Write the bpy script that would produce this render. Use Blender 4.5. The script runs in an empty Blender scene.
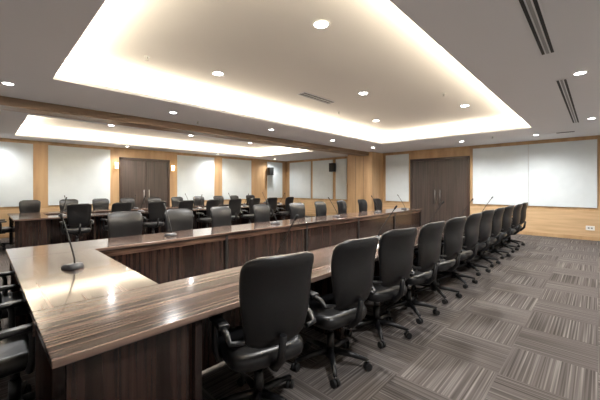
import bpy, bmesh, math, random
from mathutils import Vector, Matrix
random.seed(4)
scene = bpy.context.scene
try:
    scene.view_settings.view_transform = 'Standard'
except Exception: pass

# ------------------------------------------------ constants
H = 1.45; F = 309.0; A = math.radians(44)
CEIL = 2.84
FX = 11.57      # far wall
BY = 12.2       # left-hand wall
NX = -1.9; NY = -1.6
def tt(x): return (x-300.0)/F
def y_on_far(px):
    t = tt(px); return FX*(math.sin(A)-math.cos(A)*t)/(math.cos(A)+math.sin(A)*t)
def x_on_back(px, Y=BY):
    t = tt(px); return Y*(math.cos(A)+math.sin(A)*t)/(math.sin(A)-math.cos(A)*t)

# ------------------------------------------------ materials
def newmat(name):
    m = bpy.data.materials.new(name); m.use_nodes = True
    nt = m.node_tree
    return m, nt, nt.nodes['Principled BSDF']
def simple(name, col, rough=0.5, metal=0.0, spec=0.5, coat=0):
    m, nt, b = newmat(name)
    b.inputs['Base Color'].default_value = (*col, 1)
    b.inputs['Roughness'].default_value = rough
    b.inputs['Metallic'].default_value = metal
    b.inputs['Specular IOR Level'].default_value = spec
    b.inputs['Coat Weight'].default_value = coat
    return m
def emis(name, col, s):
    m, nt, b = newmat(name)
    b.inputs['Base Color'].default_value = (*col, 1)
    b.inputs['Emission Color'].default_value = (*col, 1)
    b.inputs['Emission Strength'].default_value = s
    return m
def ramp(nt, stops, interp='LINEAR'):
    r = nt.nodes.new('ShaderNodeValToRGB'); cr = r.color_ramp; cr.interpolation = interp
    while len(cr.elements) < len(stops): cr.elements.new(0.5)
    for e, (p, c) in zip(cr.elements, stops):
        e.position = p; e.color = (*c, 1)
    return r
def wood(name, scale, stops, rough, detail=3, coat=0.0, nscale=1.0, bump=0):
    m, nt, b = newmat(name)
    tc = nt.nodes.new('ShaderNodeNewGeometry')
    mul = nt.nodes.new('ShaderNodeVectorMath'); mul.operation = 'MULTIPLY'
    mul.inputs[1].default_value = scale
    nt.links.new(tc.outputs['Position'], mul.inputs[0])
    n = nt.nodes.new('ShaderNodeTexNoise'); n.inputs['Scale'].default_value = nscale
    n.inputs['Detail'].default_value = detail
    nt.links.new(mul.outputs[0], n.inputs['Vector'])
    r = ramp(nt, stops)
    nt.links.new(n.outputs['Fac'], r.inputs[0])
    nt.links.new(r.outputs[0], b.inputs['Base Color'])
    b.inputs['Roughness'].default_value = rough
    b.inputs['Coat Weight'].default_value = coat
    b.inputs['Coat Roughness'].default_value = 0.05
    return m
maple_st = [(0.3, (0.42, 0.26, 0.13)), (0.5, (0.52, 0.335, 0.175)), (0.7, (0.60, 0.40, 0.22))]
M_maple = wood('maple_panel', (5, 5, 0.6), maple_st, 0.38, 5)
M_beam = wood('beam_maple', (0.6, 5, 5), [(0.3, (0.22, 0.145, 0.09)), (0.7, (0.34, 0.23, 0.145))], 0.4, 4)
M_maple_l = wood('maple_wainscot', (1.2, 1.2, 14), [(0.3, (0.56, 0.38, 0.21)), (0.7, (0.72, 0.51, 0.30))], 0.35, 4)
eb = [(0.36, (0.020, 0.012, 0.010)), (0.46, (0.058, 0.036, 0.029)), (0.54, (0.125, 0.080, 0.063)), (0.66, (0.25, 0.172, 0.137))]
M_topX = wood('macassar_top_x', (0.6, 55, 10), eb, 0.17, 2, 0.35)
M_topY = wood('macassar_top_y', (55, 0.6, 10), eb, 0.17, 2, 0.35)
M_fascia = wood('macassar_fascia', (3, 3, 60), [(0.3, (0.05, 0.028, 0.021)), (0.7, (0.18, 0.11, 0.08))], 0.22, 3, 0.4)
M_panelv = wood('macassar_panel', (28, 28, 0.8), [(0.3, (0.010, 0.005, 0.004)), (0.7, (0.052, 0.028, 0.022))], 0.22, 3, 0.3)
M_door = wood('walnut_door', (26, 26, 0.7), [(0.3, (0.028, 0.02, 0.017)), (0.7, (0.085, 0.062, 0.052))], 0.4, 3)
M_doorf = simple('door_frame_brown', (0.04, 0.022, 0.016), 0.35)
M_ceil = simple('ceiling_paint', (0.80, 0.80, 0.82), 0.9, spec=0.2)
M_ceilhi = simple('raised_ceiling_paint', (0.76, 0.73, 0.69), 0.9, spec=0.2)
M_wallp = simple('plain_wall_paint', (0.80, 0.79, 0.77), 0.8)
M_leather = simple('black_leather', (0.0075, 0.0075, 0.0085), 0.36)
M_plast = simple('black_plastic', (0.007, 0.007, 0.008), 0.35)
M_chrome = simple('dark_chrome', (0.2, 0.2, 0.21), 0.25, 1.0)
M_black = simple('matte_black', (0.008, 0.008, 0.008), 0.6)
M_micb = simple('mic_grey', (0.07, 0.075, 0.085), 0.35)
M_steel = simple('brushed_steel', (0.6, 0.58, 0.55), 0.3, 1.0)
M_paper = simple('paper', (0.85, 0.85, 0.83), 0.7)
M_white = simple('white_plastic', (0.85, 0.84, 0.8), 0.4)
M_vent = simple('vent_grey', (0.30, 0.30, 0.30), 0.5)
M_lamp = emis('downlight_glow', (1.0, 0.98, 0.96), 45)
M_sconce = emis('sconce_glow', (1.0, 0.75, 0.42), 6)

# fabric
M_fabric, nt, b = newmat('acoustic_fabric')
g = nt.nodes.new('ShaderNodeNewGeometry')
n = nt.nodes.new('ShaderNodeTexNoise'); n.inputs['Scale'].default_value = 3
r = ramp(nt, [(0.3, (0.76, 0.82, 0.84)), (0.7, (0.81, 0.87, 0.89))])
nt.links.new(g.outputs['Position'], n.inputs['Vector']); nt.links.new(n.outputs['Fac'], r.inputs[0])
nt.links.new(r.outputs[0], b.inputs['Base Color']); b.inputs['Roughness'].default_value = 0.9

# carpet tiles
M_carpet, nt, b = newmat('striped_carpet_tiles')
N = nt.nodes.new; L = nt.links.new
g = N('ShaderNodeNewGeometry')
TS = 0.56
sc = N('ShaderNodeVectorMath'); sc.operation = 'MULTIPLY'; sc.inputs[1].default_value = (1/TS, 1/TS, 0)
off = N('ShaderNodeVectorMath'); off.operation = 'ADD'; off.inputs[1].default_value = (20.0, 20.0, 0)
L(g.outputs['Position'], sc.inputs[0]); L(sc.outputs[0], off.inputs[0])
fl = N('ShaderNodeVectorMath'); fl.operation = 'FLOOR'; L(off.outputs[0], fl.inputs[0])
sx = N('ShaderNodeSeparateXYZ'); L(fl.outputs[0], sx.inputs[0])
ad = N('ShaderNodeMath'); ad.operation = 'ADD'; L(sx.outputs[0], ad.inputs[0]); L(sx.outputs[1], ad.inputs[1])
md = N('ShaderNodeMath'); md.operation = 'MODULO'; md.inputs[1].default_value = 2; L(ad.outputs[0], md.inputs[0])
def vm(v):
    k = N('ShaderNodeVectorMath'); k.operation = 'MULTIPLY'; k.inputs[1].default_value = v
    L(off.outputs[0], k.inputs[0]); return k
va = vm((40, 0.35, 0)); vb = vm((0.35, 40, 0))
mx = N('ShaderNodeMix'); mx.data_type = 'VECTOR'
L(md.outputs[0], mx.inputs['Factor']); L(va.outputs[0], mx.inputs[4]); L(vb.outputs[0], mx.inputs[5])
tl = N('ShaderNodeVectorMath'); tl.operation = 'MULTIPLY'; tl.inputs[1].default_value = (7.3, 3.7, 0); L(fl.outputs[0], tl.inputs[0])
av = N('ShaderNodeVectorMath'); av.operation = 'ADD'; L(mx.outputs[1], av.inputs[0]); L(tl.outputs[0], av.inputs[1])
no = N('ShaderNodeTexNoise'); no.inputs['Scale'].default_value = 1.0; no.inputs['Detail'].default_value = 1.5
L(av.outputs[0], no.inputs['Vector'])
cr = ramp(nt, [(0.30, (0.058, 0.049, 0.045)), (0.45, (0.094, 0.082, 0.076)), (0.55, (0.128, 0.113, 0.105)), (0.66, (0.185, 0.167, 0.155)), (0.76, (0.26, 0.24, 0.222))])
L(no.outputs['Fac'], cr.inputs[0])
wn = N('ShaderNodeTexWhiteNoise'); L(fl.outputs[0], wn.inputs['Vector'])
mr = N('ShaderNodeMapRange'); mr.inputs['To Min'].default_value = 0.88; mr.inputs['To Max'].default_value = 1.1
L(wn.outputs['Value'], mr.inputs['Value'])
mc = N('ShaderNodeVectorMath'); mc.operation = 'SCALE'; L(cr.outputs[0], mc.inputs[0]); L(mr.outputs[0], mc.inputs['Scale'])
L(mc.outputs[0], b.inputs['Base Color']); b.inputs['Roughness'].default_value = 0.95
b.inputs['Specular IOR Level'].default_value = 0.1

# ------------------------------------------------ mesh helpers
class MB:
    def __init__(s): s.bm = bmesh.new(); s.mats = []
    def mi(s, m):
        if m not in s.mats: s.mats.append(m)
        return s.mats.index(m)
    def box(s, lo, hi, m, bevel=0, seg=2, mat=None, smooth=False):
        b2 = bmesh.new(); bmesh.ops.create_cube(b2, size=1)
        c = [(lo[i]+hi[i])/2 for i in range(3)]; d = [hi[i]-lo[i] for i in range(3)]
        for v in b2.verts: v.co = Vector((c[i]+v.co[i]*d[i] for i in range(3)))
        if bevel: bmesh.ops.bevel(b2, geom=b2.edges[:], offset=bevel, segments=seg, profile=0.5, affect='EDGES')
        s.merge(b2, m, mat, smooth or (bevel > 0 and seg > 2))
    def merge(s, b2, m, mat=None, smooth=False):
        idx = s.mi(m); mp = {}
        for v in b2.verts:
            co = mat @ v.co if mat else v.co
            mp[v] = s.bm.verts.new(co)
        for f in b2.faces:
            nf = s.bm.faces.new([mp[v] for v in f.verts]); nf.material_index = idx; nf.smooth = smooth
        b2.free()
    def loft(s, rings, m, smooth=True, cap=True):
        idx = s.mi(m); vr = [[s.bm.verts.new(p) for p in r] for r in rings]
        n = len(vr[0])
        for a, b_ in zip(vr, vr[1:]):
            for i in range(n):
                f = s.bm.faces.new([a[i], a[(i+1) % n], b_[(i+1) % n], b_[i]]); f.material_index = idx; f.smooth = smooth
        if cap:
            for r_ in (list(reversed(vr[0])), vr[-1]):
                f = s.bm.faces.new(r_); f.material_index = idx
    def tube(s, pts, rad, m, n=8):
        pts = [Vector(p) for p in pts]; rings = []
        if not hasattr(rad, '__len__'): rad = [rad]*len(pts)
        for i, p in enumerate(pts):
            d = (pts[min(i+1, len(pts)-1)]-pts[max(i-1, 0)]).normalized()
            up = Vector((0, 0, 1)) if abs(d.z) < 0.9 else Vector((1, 0, 0))
            a = d.cross(up).normalized(); b_ = d.cross(a).normalized()
            if i:
                a = (pa - d*pa.dot(d)).normalized(); b_ = d.cross(a).normalized()
            pa = a
            rings.append([p+rad[i]*(math.cos(k*2*math.pi/n)*a+math.sin(k*2*math.pi/n)*b_) for k in range(n)])
        s.loft(rings, m)
    def cyl(s, c, r1, r2, h, m, n=16):
        s.loft([[Vector((c[0]+r*math.cos(k*2*math.pi/n), c[1]+r*math.sin(k*2*math.pi/n), c[2]+z)) for k in range(n)] for r, z in ((r1, 0), (r2, h))], m)
    def mesh(s, name):
        bmesh.ops.recalc_face_normals(s.bm, faces=s.bm.faces[:])
        me = bpy.data.meshes.new(name); s.bm.to_mesh(me); s.bm.free()
        for m in s.mats: me.materials.append(m)
        return me
    def obj(s, name, loc=(0, 0, 0), rz=0):
        return place(s.mesh(name), name, loc, rz)
def place(me, name, loc=(0, 0, 0), rz=0):
    o = bpy.data.objects.new(name, me); scene.collection.objects.link(o)
    o.location = loc; o.rotation_euler = (0, 0, rz); return o
def boxobj(name, lo, hi, m, bevel=0):
    c = [(lo[i]+hi[i])/2 for i in range(3)]
    k = MB(); k.box([lo[i]-c[i] for i in range(3)], [hi[i]-c[i] for i in range(3)], m, bevel)
    return k.obj(name, c)

# ------------------------------------------------ room shell
k = MB(); k.box((NX-0.1, NY-0.1, -0.1), (FX+0.1, BY+0.1, 0), M_carpet); k.obj('floor')
WZ = 3.3
boxobj('wall_far', (FX, NY-0.1, 0), (FX+0.12, BY+0.12, WZ), M_maple)
boxobj('wall_left', (NX-0.1, BY, 0), (FX, BY+0.12, WZ), M_maple)
boxobj('wall_near', (NX-0.12, NY-0.1, 0), (NX, BY, WZ), M_wallp)
boxobj('wall_right', (NX, NY-0.12, 0), (FX, NY, WZ), M_wallp)

# ceiling with two light coves
coves = [(0.65, 9.0, 1.12, 5.05), (0.65, 9.0, 7.9, 11.3)]
LIP = 0.26; TOP = 0.30; TH = 0.05
k = MB()
xs0, xs1 = NX, FX
def slab(x0, x1, y0, y1, z0=CEIL, z1=CEIL+TH, m=M_ceil): k.box((x0, y0, z0), (x1, y1, z1), m)
x0, x1 = 0.65, 9.0
slab(xs0, x0, NY, BY); slab(x1, xs1, NY, BY)
slab(x0, x1, NY, coves[0][2]); slab(x0, x1, coves[0][3], coves[1][2]); slab(x0, x1, coves[1][3], BY)
k.obj('ceiling')
for (a, b_, c, d) in coves:
    k = MB()
    a2, b2, c2, d2 = a-LIP, b_+LIP, c-LIP, d+LIP
    zt = CEIL+TOP
    k.box((a2, c2, zt), (b2, d2, zt+0.04), M_ceilhi)
    k.box((a2-.03, c2-.03, CEIL+TH), (a2, d2+.03, zt+.04), M_ceilhi)
    k.box((b2, c2-.03, CEIL+TH), (b2+.03, d2+.03, zt+.04), M_ceilhi)
    k.box((a2, c2-.03, CEIL+TH), (b2, c2, zt+.04), M_ceilhi)
    k.box((a2, d2, CEIL+TH), (b2, d2+.03, zt+.04), M_ceilhi)
    k.obj('ceiling_cove')
    for (cx, cy, lx, ly) in (((a+b_)/2, c-0.12, b_-a, 0.05), ((a+b_)/2, d+0.12, b_-a, 0.05),
                             (a-0.12, (c+d)/2, 0.05, d-c), (b_+0.12, (c+d)/2, 0.05, d-c)):
        ld = bpy.data.lights.new('cove_strip_light', 'AREA'); ld.shape = 'RECTANGLE'; ld.size = lx; ld.size_y = ly
        ld.energy = 34*max(lx, ly); ld.color = (1.0, 0.89, 0.70)
        lo = bpy.data.objects.new('cove_strip_light', ld); scene.collection.objects.link(lo)
        lo.location = (cx, cy, CEIL+TH+0.03); lo.rotation_euler = (math.pi, 0, 0)

# partition track beam and partition store column
boxobj('trim_1', (NX, 6.55, CEIL-0.14), (10.7, 6.95, CEIL), M_beam)
k = MB()
cx0, cy0, cy1 = 10.7, 6.41, 7.55
k.box((cx0, cy0, 0), (FX-.001, cy1, CEIL), M_maple)
for yy in (6.79, 7.17):
    k.box((cx0-.004, yy-.004, 0.1), (cx0, yy+.004, CEIL-.15), M_doorf)
k.box((cx0-.012, cy0-.012, 0), (FX-.001, cy1+.012, 0.10), M_maple_l)
k.obj('partition_column')

boxobj('trim_2', (FX-0.03, NY, CEIL-0.09), (FX, cy0, CEIL), M_maple)
boxobj('trim_3', (FX-0.03, cy1, CEIL-0.09), (FX, BY-.03, CEIL), M_maple)
boxobj('trim_4', (NX, BY-0.03, CEIL-0.09), (FX, BY, CEIL), M_maple)

PB, PT = 0.88, CEIL-0.10
def far_panel(p0, p1=None, Y=None):
    ya, yb = Y if Y else (y_on_far(p1), y_on_far(p0))
    boxobj('acoustic_panel', (FX-0.036, ya, PB), (FX-.001, yb, PT), M_fabric, 0.008)
def left_panel(p0, p1):
    boxobj('acoustic_panel', (x_on_back(p0), BY-0.036, PB), (x_on_back(p1), BY-.001, PT), M_fabric, 0.008)
far_panel(386, 409)
yR = y_on_far(473)
far_panel(0, Y=(1.53, yR)); far_panel(0, Y=(0.02, 1.525)); far_panel(0, Y=(NY+.1, -0.12))
far_panel(290, 311); far_panel(313, 333); far_panel(336, 347)
left_panel(-25, 33); left_panel(48, 110); left_panel(177, 214); left_panel(222, 251); left_panel(267, 282)
d0, d1 = y_on_far(467), y_on_far(413)
def wains(name, lo, hi): boxobj(name, lo, hi, M_maple_l)
wains('trim_5', (FX-0.02, NY, 0.1), (FX-.001, d0-0.1, 0.80))
wains('trim_6', (FX-0.02, d1+0.1, 0.1), (FX-.001, cy0-.002, 0.80))
wains('trim_7', (FX-0.02, cy1+.002, 0.1), (FX-.001, BY-.02, 0.80))
l0, l1 = x_on_back(122), x_on_back(167)
wains('trim_8', (NX, BY-0.02, 0.1), (l0-.1, BY-.001, 0.80))
wains('trim_9', (l1+.1, BY-0.02, 0.1), (FX-.03, BY-.001, 0.80))
boxobj('baseboard_far', (FX-0.03, NY, 0), (FX, d0-0.1, 0.10), M_maple)
boxobj('baseboard_far_2', (FX-0.03, d1+.1, 0), (FX, cy0-.015, 0.10), M_maple)
boxobj('baseboard_far_3', (FX-0.03, cy1+.015, 0), (FX, BY-.03, 0.10), M_maple)
boxobj('baseboard_left', (NX, BY-0.03, 0), (l0-.1, BY, 0.10), M_maple)
boxobj('baseboard_left_2', (l1+.1, BY-0.03, 0), (FX, BY, 0.10), M_maple)

def door(name, w, h, loc, rz):
    k = MB(); fw = 0.09
    k.box((-w/2-fw, -0.06, 0), (-w/2, 0, h+fw), M_doorf, 0.005)
    k.box((w/2, -0.06, 0), (w/2+fw, 0, h+fw), M_doorf, 0.005)
    k.box((-w/2-fw, -0.06, h), (w/2+fw, 0, h+fw), M_doorf, 0.005)
    for s in (-1, 1):
        a, b_ = sorted((s*0.004, s*(w/2-0.004)))
        k.box((a, -0.04, 0.01), (b_, -0.005, h-0.004), M_door, 0.003)
        for xx in (0.30, 0.62):
            c = s*xx*w/2*1.05
            k.box((c-.004, -0.043, 0.02), (c+.004, -0.039, h-.01), M_doorf)
        hx = s*0.09
        k.tube([(hx, -0.10, 0.85), (hx, -0.10, 1.35)], 0.014, M_steel)
        for z in (0.92, 1.28): k.tube([(hx, -0.04, z), (hx, -0.10, z)], 0.009, M_steel)
    return k.obj(name, loc, rz)
door('door_1', d1-d0, 2.42, (FX-0.002, (d0+d1)/2, 0), -math.pi/2)
door('door_2', l1-l0, 2.42, ((l0+l1)/2, BY-.002, 0), 0)

# ------------------------------------------------ fixtures
def downlight(x, y, z, e=22, r=0.075):
    k = MB(); n = 24
    def ring(rr, zz): return [Vector((rr*math.cos(i*2*math.pi/n), rr*math.sin(i*2*math.pi/n), zz)) for i in range(n)]
    k.loft([ring(r+.02, 0), ring(r+.018, -.008), ring(r, -.008), ring(r-.008, -0.002)], M_white, cap=False)
    f = k.bm.faces.new([k.bm.verts.new(p) for p in ring(r-.004, -0.004)]); f.material_index = k.mi(M_lamp)
    k.obj('recessed_downlight', (x, y, z))
    ld = bpy.data.lights.new('downlight_bulb', 'SPOT'); ld.energy = e*9.5; ld.spot_size = math.radians(155); ld.spot_blend = 0.8
    ld.shadow_soft_size = 0.06; ld.color = (0.99, 0.985, 0.98)
    o = bpy.data.objects.new('downlight_bulb', ld); scene.collection.objects.link(o); o.location = (x, y, z-0.03)
zh = CEIL+TOP
for x, y in ((2.46, 2.07), (2.46, 4.07), (4.8, 3.05), (7.0, 2.0), (7.0, 4.07)): downlight(x, y, zh)
for x, y in ((5.08, .16), (0.26, 5.7), (2.5, 5.7), (4.9, 5.7), (7.3, 5.7), (9.6, 5.7), (10.2, 3.0), (8.6, 0.1), (1.4, 0.1), (10.3, 1.2)): downlight(x, y, CEIL, 20, 0.06)
for x, y in ((2.5, 9.6), (4.8, 9.6), (7.2, 9.6)): downlight(x, y, zh, 26)
for x in (0.2, 3.5, 7.0, 10.2):
    downlight(x, 11.6, CEIL, 11, 0.055)
def linear_vent(x0, x1, y0, y1, z, slots=3, name='linear_air_diffuser'):
    k = MB(); cx, cy = (x0+x1)/2, (y0+y1)/2; lx, ly = x1-x0, y1-y0
    k.box((-lx/2, -ly/2, -0.006), (lx/2, ly/2, 0), M_ceil)
    w = ly/(slots*2+1)
    for i in range(slots):
        yy = -ly/2+w*(2*i+1)
        k.box((-lx/2+.02, yy-w*.15, -0.010), (lx/2-.02, yy+w*1.15, -0.005), M_black if i % 2 == 0 else M_vent)
    k.obj(name, (cx, cy, z-.001))
linear_vent(2.3, 4.1, 0.31, 0.44, CEIL)
linear_vent(5.2, 8.9, 0.28, 0.41, CEIL)
linear_vent(4.0, 4.9, 3.75, 3.95, zh, 4, 'return_air_grille')
linear_vent(10.2, 10.35, 0.2, 1.0, CEIL, 1)
def sprinkler(x, y, z):
    k = MB(); k.cyl((0, 0, -.01), .035, .035, .01, M_white); k.cyl((0, 0, -.05), .012, .012, .04, M_steel, 8); k.cyl((0, 0, -.055), .025, .025, .005, M_steel, 10)
    k.obj('fire_sprinkler', (x, y, z-.001))
sprinkler(1.5, 4.2, zh); sprinkler(5.8, 2.0, zh); sprinkler(5.6, 4.2, zh); sprinkler(3.2, 6.1, CEIL); sprinkler(9.8, 2.1, CEIL)
def speaker(loc, rz):
    k = MB(); k.box((-.14, -.26, -.2), (.14, -.06, .2), M_plast, .02, 3); k.box((-.12, -.268, -.18), (.12, -.258, .18), M_black)
    k.box((-.03, -.06, -.05), (.03, 0, .05), M_plast)
    k.obj('loudspeaker', loc, rz)
speaker((FX-.037, y_on_far(335), 2.36), -math.pi/2)
speaker((x_on_back(268), BY-.037, 2.25), 0)
for px in (116, 172):
    k = MB(); k.box((-.05, -.04, -.12), (.05, 0, .12), M_steel, .01); k.cyl((0, -.09, -.1), .05, .06, .2, M_sconce)
    k.obj('sconce_lamp', (x_on_back(px), BY-.001, 2.2))
k = MB(); k.box((-.012, -.09, -.06), (0, .09, .06), M_white, .004); k.box((-.015, -.05, -.02), (-.011, -.01, .02), M_vent); k.box((-.015, .01, -.02), (-.011, .05, .02), M_vent)
k.obj('power_socket', (FX-.02, 0.16, 0.33))

# ------------------------------------------------ tables
TZ = 0.75
def table_row(k, x0, x1, y0, y1, front, axis='X', posts=None, depth=.5):
    def B(lo, hi, m, bev=0):
        if axis == 'Y': lo = (lo[1], lo[0], lo[2]); hi = (hi[1], hi[0], hi[2])
        k.box(lo, hi, m, bev)
    top = M_topX if axis == 'X' else M_topY
    B((x0, y0, TZ-.035), (x1, y1, TZ), top, .004)
    inn = 0.03
    B((x0+inn, y0+inn, TZ-.05), (x1-inn, y1-inn, TZ-.036), M_black)
    yp = (y1-0.035) if front > 0 else (y0+0.035)
    s = -front
    a, b_ = sorted((yp, yp+s*0.02))
    B((x0, a, TZ-.12), (x1, b_, TZ-.036), M_fascia)
    a, b_ = sorted((yp+s*.02, yp+s*.045))
    B((x0+.01, a, 0.03), (x1-.01, b_, TZ-.04), M_panelv)
    for p in posts:
        a, b_ = sorted((yp+s*.0, yp+s*depth))
        B((p-.02, a, 0), (p+.02, b_, TZ-.04), M_panelv)
        a, b_ = sorted((yp-s*.006, yp+s*.02))
        B((p-.022, a, 0.0), (p+.022, b_, TZ-.036), M_black)
k = MB()
E0, E1 = 0.2, 0.9; R0, R1 = 1.58, 2.28; B0, B1 = 4.10, 4.80; XE = 9.95
table_row(k, E0, XE, R0, R1, 1, 'X', posts=(2.38, 3.82, 5.42, 7.05, 8.75, XE-.04))
table_row(k, E0, XE, B0, B1, -1, 'X', posts=(2.65, 4.48, 6.31, 8.14, XE-.04), depth=.3)
table_row(k, R1+.001, B0-.001, E0, E1, 1, 'Y', posts=(3.2,), depth=.3)
k.box((0.26, R0+.07, 0), (0.86, R0+.10, TZ-.036), M_panelv)
k.box((0.83, R0+.03, 0), (0.87, R1-.04, TZ-.036), M_panelv)
k.box((0.26, B1-.10, 0), (0.86, B1-.07, TZ-.036), M_panelv)
k.box((0.83, B0+.04, 0), (0.87, B1-.03, TZ-.036), M_panelv)
k.box((0.26, R0+.08, 0), (0.29, R1-.24, TZ-.036), M_panelv)
k.obj('conference_table')
k = MB()
Q0, Q1 = 9.0, 9.65; S0, S1 = 10.55, 11.2
table_row(k, 0.5, 9.6, Q0, Q1, 1, 'X', posts=(0.54, 2.0, 3.6, 5.2, 6.8, 8.4, 9.5))
table_row(k, 0.5, 9.6, S0, S1, -1, 'X', posts=(0.54, 2.0, 3.6, 5.2, 6.8, 8.4, 9.5), depth=.3)
table_row(k, Q1+.001, S0-.001, 0.5, 1.15, 1, 'Y', posts=(10.1,), depth=.3)
k.box((0.52, Q0+.03, 0), (1.1, Q0+.06, TZ-.036), M_panelv)
k.obj('conference_table')

# ------------------------------------------------ chair (faces +Y)
def sgnp(v, p): return math.copysign(abs(v)**p, v)
def chair_mesh():
    k = MB()
    rings = []; n = 28; NV = 22
    for i in range(NV+1):
        v = i/NV
        z = 0.53+0.545*v
        w = 0.180+0.055*math.sin(min(1, v*1.25)*math.pi/2)
        endf = 1.0
        if v > .86: endf = math.sqrt(max(0, 1-((v-.86)/.14)**2))*0.35+0.65
        if v < .12: endf = math.sqrt(max(0, 1-((.12-v)/.12)**2))*0.35+0.65
        w *= endf
        t = 0.038*(1-max(0, abs(v-.5)*2-.8)*3)
        yc = -0.235-0.125*v - 0.03*math.sin(v*math.pi*2)*.6
        ring = []
        for j in range(n):
            a = j*2*math.pi/n
            x = w*sgnp(math.cos(a), .55); y = t*sgnp(math.sin(a), .8)
            ring.append(Vector((x, yc+y+0.05*(x/0.24)**2, z)))
        rings.append(ring)
    k.loft(rings, M_leather)
    rings = []
    for z, s in ((.395, .90), (.405, .97), (.43, 1.0), (.465, 1.0), (.485, .95), (.492, .82)):
        ring = []
        for j in range(28):
            a = j*2*math.pi/28
            x = .25*s*sgnp(math.cos(a), .45); y = .245*s*sgnp(math.sin(a), .45)+0.01
            ring.append(Vector((x, y, z-(0.03*max(0, (y-.15)/.1)**2 if y > .15 else 0))))
        rings.append(ring)
    k.loft(rings, M_leather)
    k.tube([(0, -.10, .38), (0, -.24, .40), (0, -.305, .47), (0, -.33, .62)], [.03, .028, .026, .02], M_plast, 8)
    k.box((-.09, -.14, .355), (.09, .12, .40), M_plast, .01)
    for s in (-1, 1):
        x = s*.275
        k.tube([(s*.15, .02, .385), (s*.26, .02, .40), (x, .03, .46), (x+s*.005, .03, .60), (x+s*.005, .02, .635)], [.016, .02, .02, .018, .018], M_plast, 8)
        k.tube([(s*.20, -.26, .60), (x, -.235, .60), (x+s*.004, -.19, .635), (x+s*.005, -.10, .645)], [.014, .016, .02, .02], M_plast, 8)
        k.box((x-.035, -.14, .635), (x+.035, .13, .668), M_plast, .014, 3)
    k.cyl((0, 0, .24), .024, .024, .13, M_chrome, 12)
    k.cyl((0, 0, .11), .034, .030, .15, M_plast, 12)
    k.cyl((0, 0, .075), .05, .04, .06, M_plast, 14)
    for i in range(5):
        a = i*2*math.pi/5+0.3
        c, s = math.cos(a), math.sin(a)
        def P(r, z): return (c*r, s*r, z)
        k.tube([P(.03, .115), P(.16, .105), P(.30, .078)], [.028, .023, .015], M_plast, 8)
        R = Matrix.Rotation(a+.6, 4, 'Z')
        k.tube([P(.30, .08), P(.30, .045)], .009, M_chrome, 6)
        for o in (-.017, .017):
            cc = Vector(P(.30, .029)); d = (R @ Vector((0, 1, 0)))
            k.tube([cc+d*(o-.010), cc+d*(o+.010)], .028, M_black, 12)
    return k.mesh('office_chair')
CH = chair_mesh()
def chair(x, y, deg): place(CH, 'office_chair', (x, y, 0), math.radians(deg))
for x, dg in zip((1.26, 2.0, 2.75, 3.45, 4.22, 5.02, 5.86, 6.62, 7.5, 8.35, 9.2), (-14, -8, -14, -6, -8, -4, -9, -3, -6, -2, -5)):
    chair(x, 1.60+random.uniform(-.02, .02), dg)
for x in (1.47, 2.3, 3.2, 4.18, 5.17, 6.1, 7.05, 8.0, 8.95):
    chair(x+.02, 4.86+random.uniform(-.03, .04), 180+random.uniform(-10, 10))
chair(0.15, 2.60, -90+6); chair(0.10, 3.65, -90-6)
for i in range(9):
    chair(1.6+.82*i+random.uniform(-.05, .05), 8.72, random.uniform(-12, 12))
for i in range(10):
    chair(1.0+.86*i+random.uniform(-.05, .05), 11.36, 180+random.uniform(-8, 8))
chair(0.30, 10.1, -90)

# ------------------------------------------------ gooseneck mics (lean +Y)
def mic_mesh():
    k = MB()
    n = 16
    def ring(sx, sy, z, dy=0): return [Vector((sx*sgnp(math.cos(i*2*math.pi/n), .6), dy+sy*sgnp(math.sin(i*2*math.pi/n), .6), z+(.010 if z > .01 else 0)*(-math.sin(i*2*math.pi/n)))) for i in range(n)]
    k.loft([ring(.070, .085, 0), ring(.072, .087, .008), ring(.063, .078, .030), ring(.05, .062, .038)], M_micb)
    pts = [(0, -.03, .03), (0, -.025, .08)]
    for i in range(1, 9):
        u = i/8; pts.append((0, -.025+.20*u**1.1, .08+.34*u-.01*u*u))
    k.tube(pts, .0065, M_black, 6)
    e = Vector(pts[-1]); d = (e-Vector(pts[-2])).normalized()
    k.tube([e, e+d*.012, e+d*.05, e+d*.06], [.007, .013, .013, .006], M_black, 8)
    return k.mesh('gooseneck_microphone')
MC = mic_mesh()
def mic(x, y, deg): place(MC, 'gooseneck_microphone', (x, y, TZ), math.radians(deg))
mic(0.56, 3.28, 15)
for x in (1.9, 3.9, 5.8, 7.7, 9.3): mic(x, 4.42, random.uniform(-5, 25))
for x in (1.88, 3.7, 5.4, 7.1, 8.8): mic(x, 2.08, 185+random.uniform(0, 25))
for x in (1.4, 3.2, 5, 6.8, 8.6): mic(x, 9.4, 180+random.uniform(-15, 15)); mic(x+.3, 10.75, random.uniform(-15, 15))
k = MB(); k.box((-.105, -.15, 0), (.105, .15, .004), M_paper); k.box((-.09, -.14, .004), (.12, .15, .007), M_paper, mat=Matrix.Rotation(.25, 4, 'Z'))
k.obj('paper_stack', (3.2, 1.95, TZ), .3)

# ------------------------------------------------ camera, world
w = bpy.data.worlds.new('world'); scene.world = w; w.use_nodes = True
w.node_tree.nodes['Background'].inputs[0].default_value = (.5, .5, .5, 1)
w.node_tree.nodes['Background'].inputs[1].default_value = 0.2
cd = bpy.data.cameras.new('camera'); cam = bpy.data.objects.new('camera', cd); scene.collection.objects.link(cam)
cd.sensor_width = 36; cd.lens = F/600*36; cd.shift_y = -13/600; cd.clip_start = 0.05
cam.location = (0, 0, H); cam.rotation_euler = (math.pi/2, 0, A-math.pi/2)
scene.camera = cam
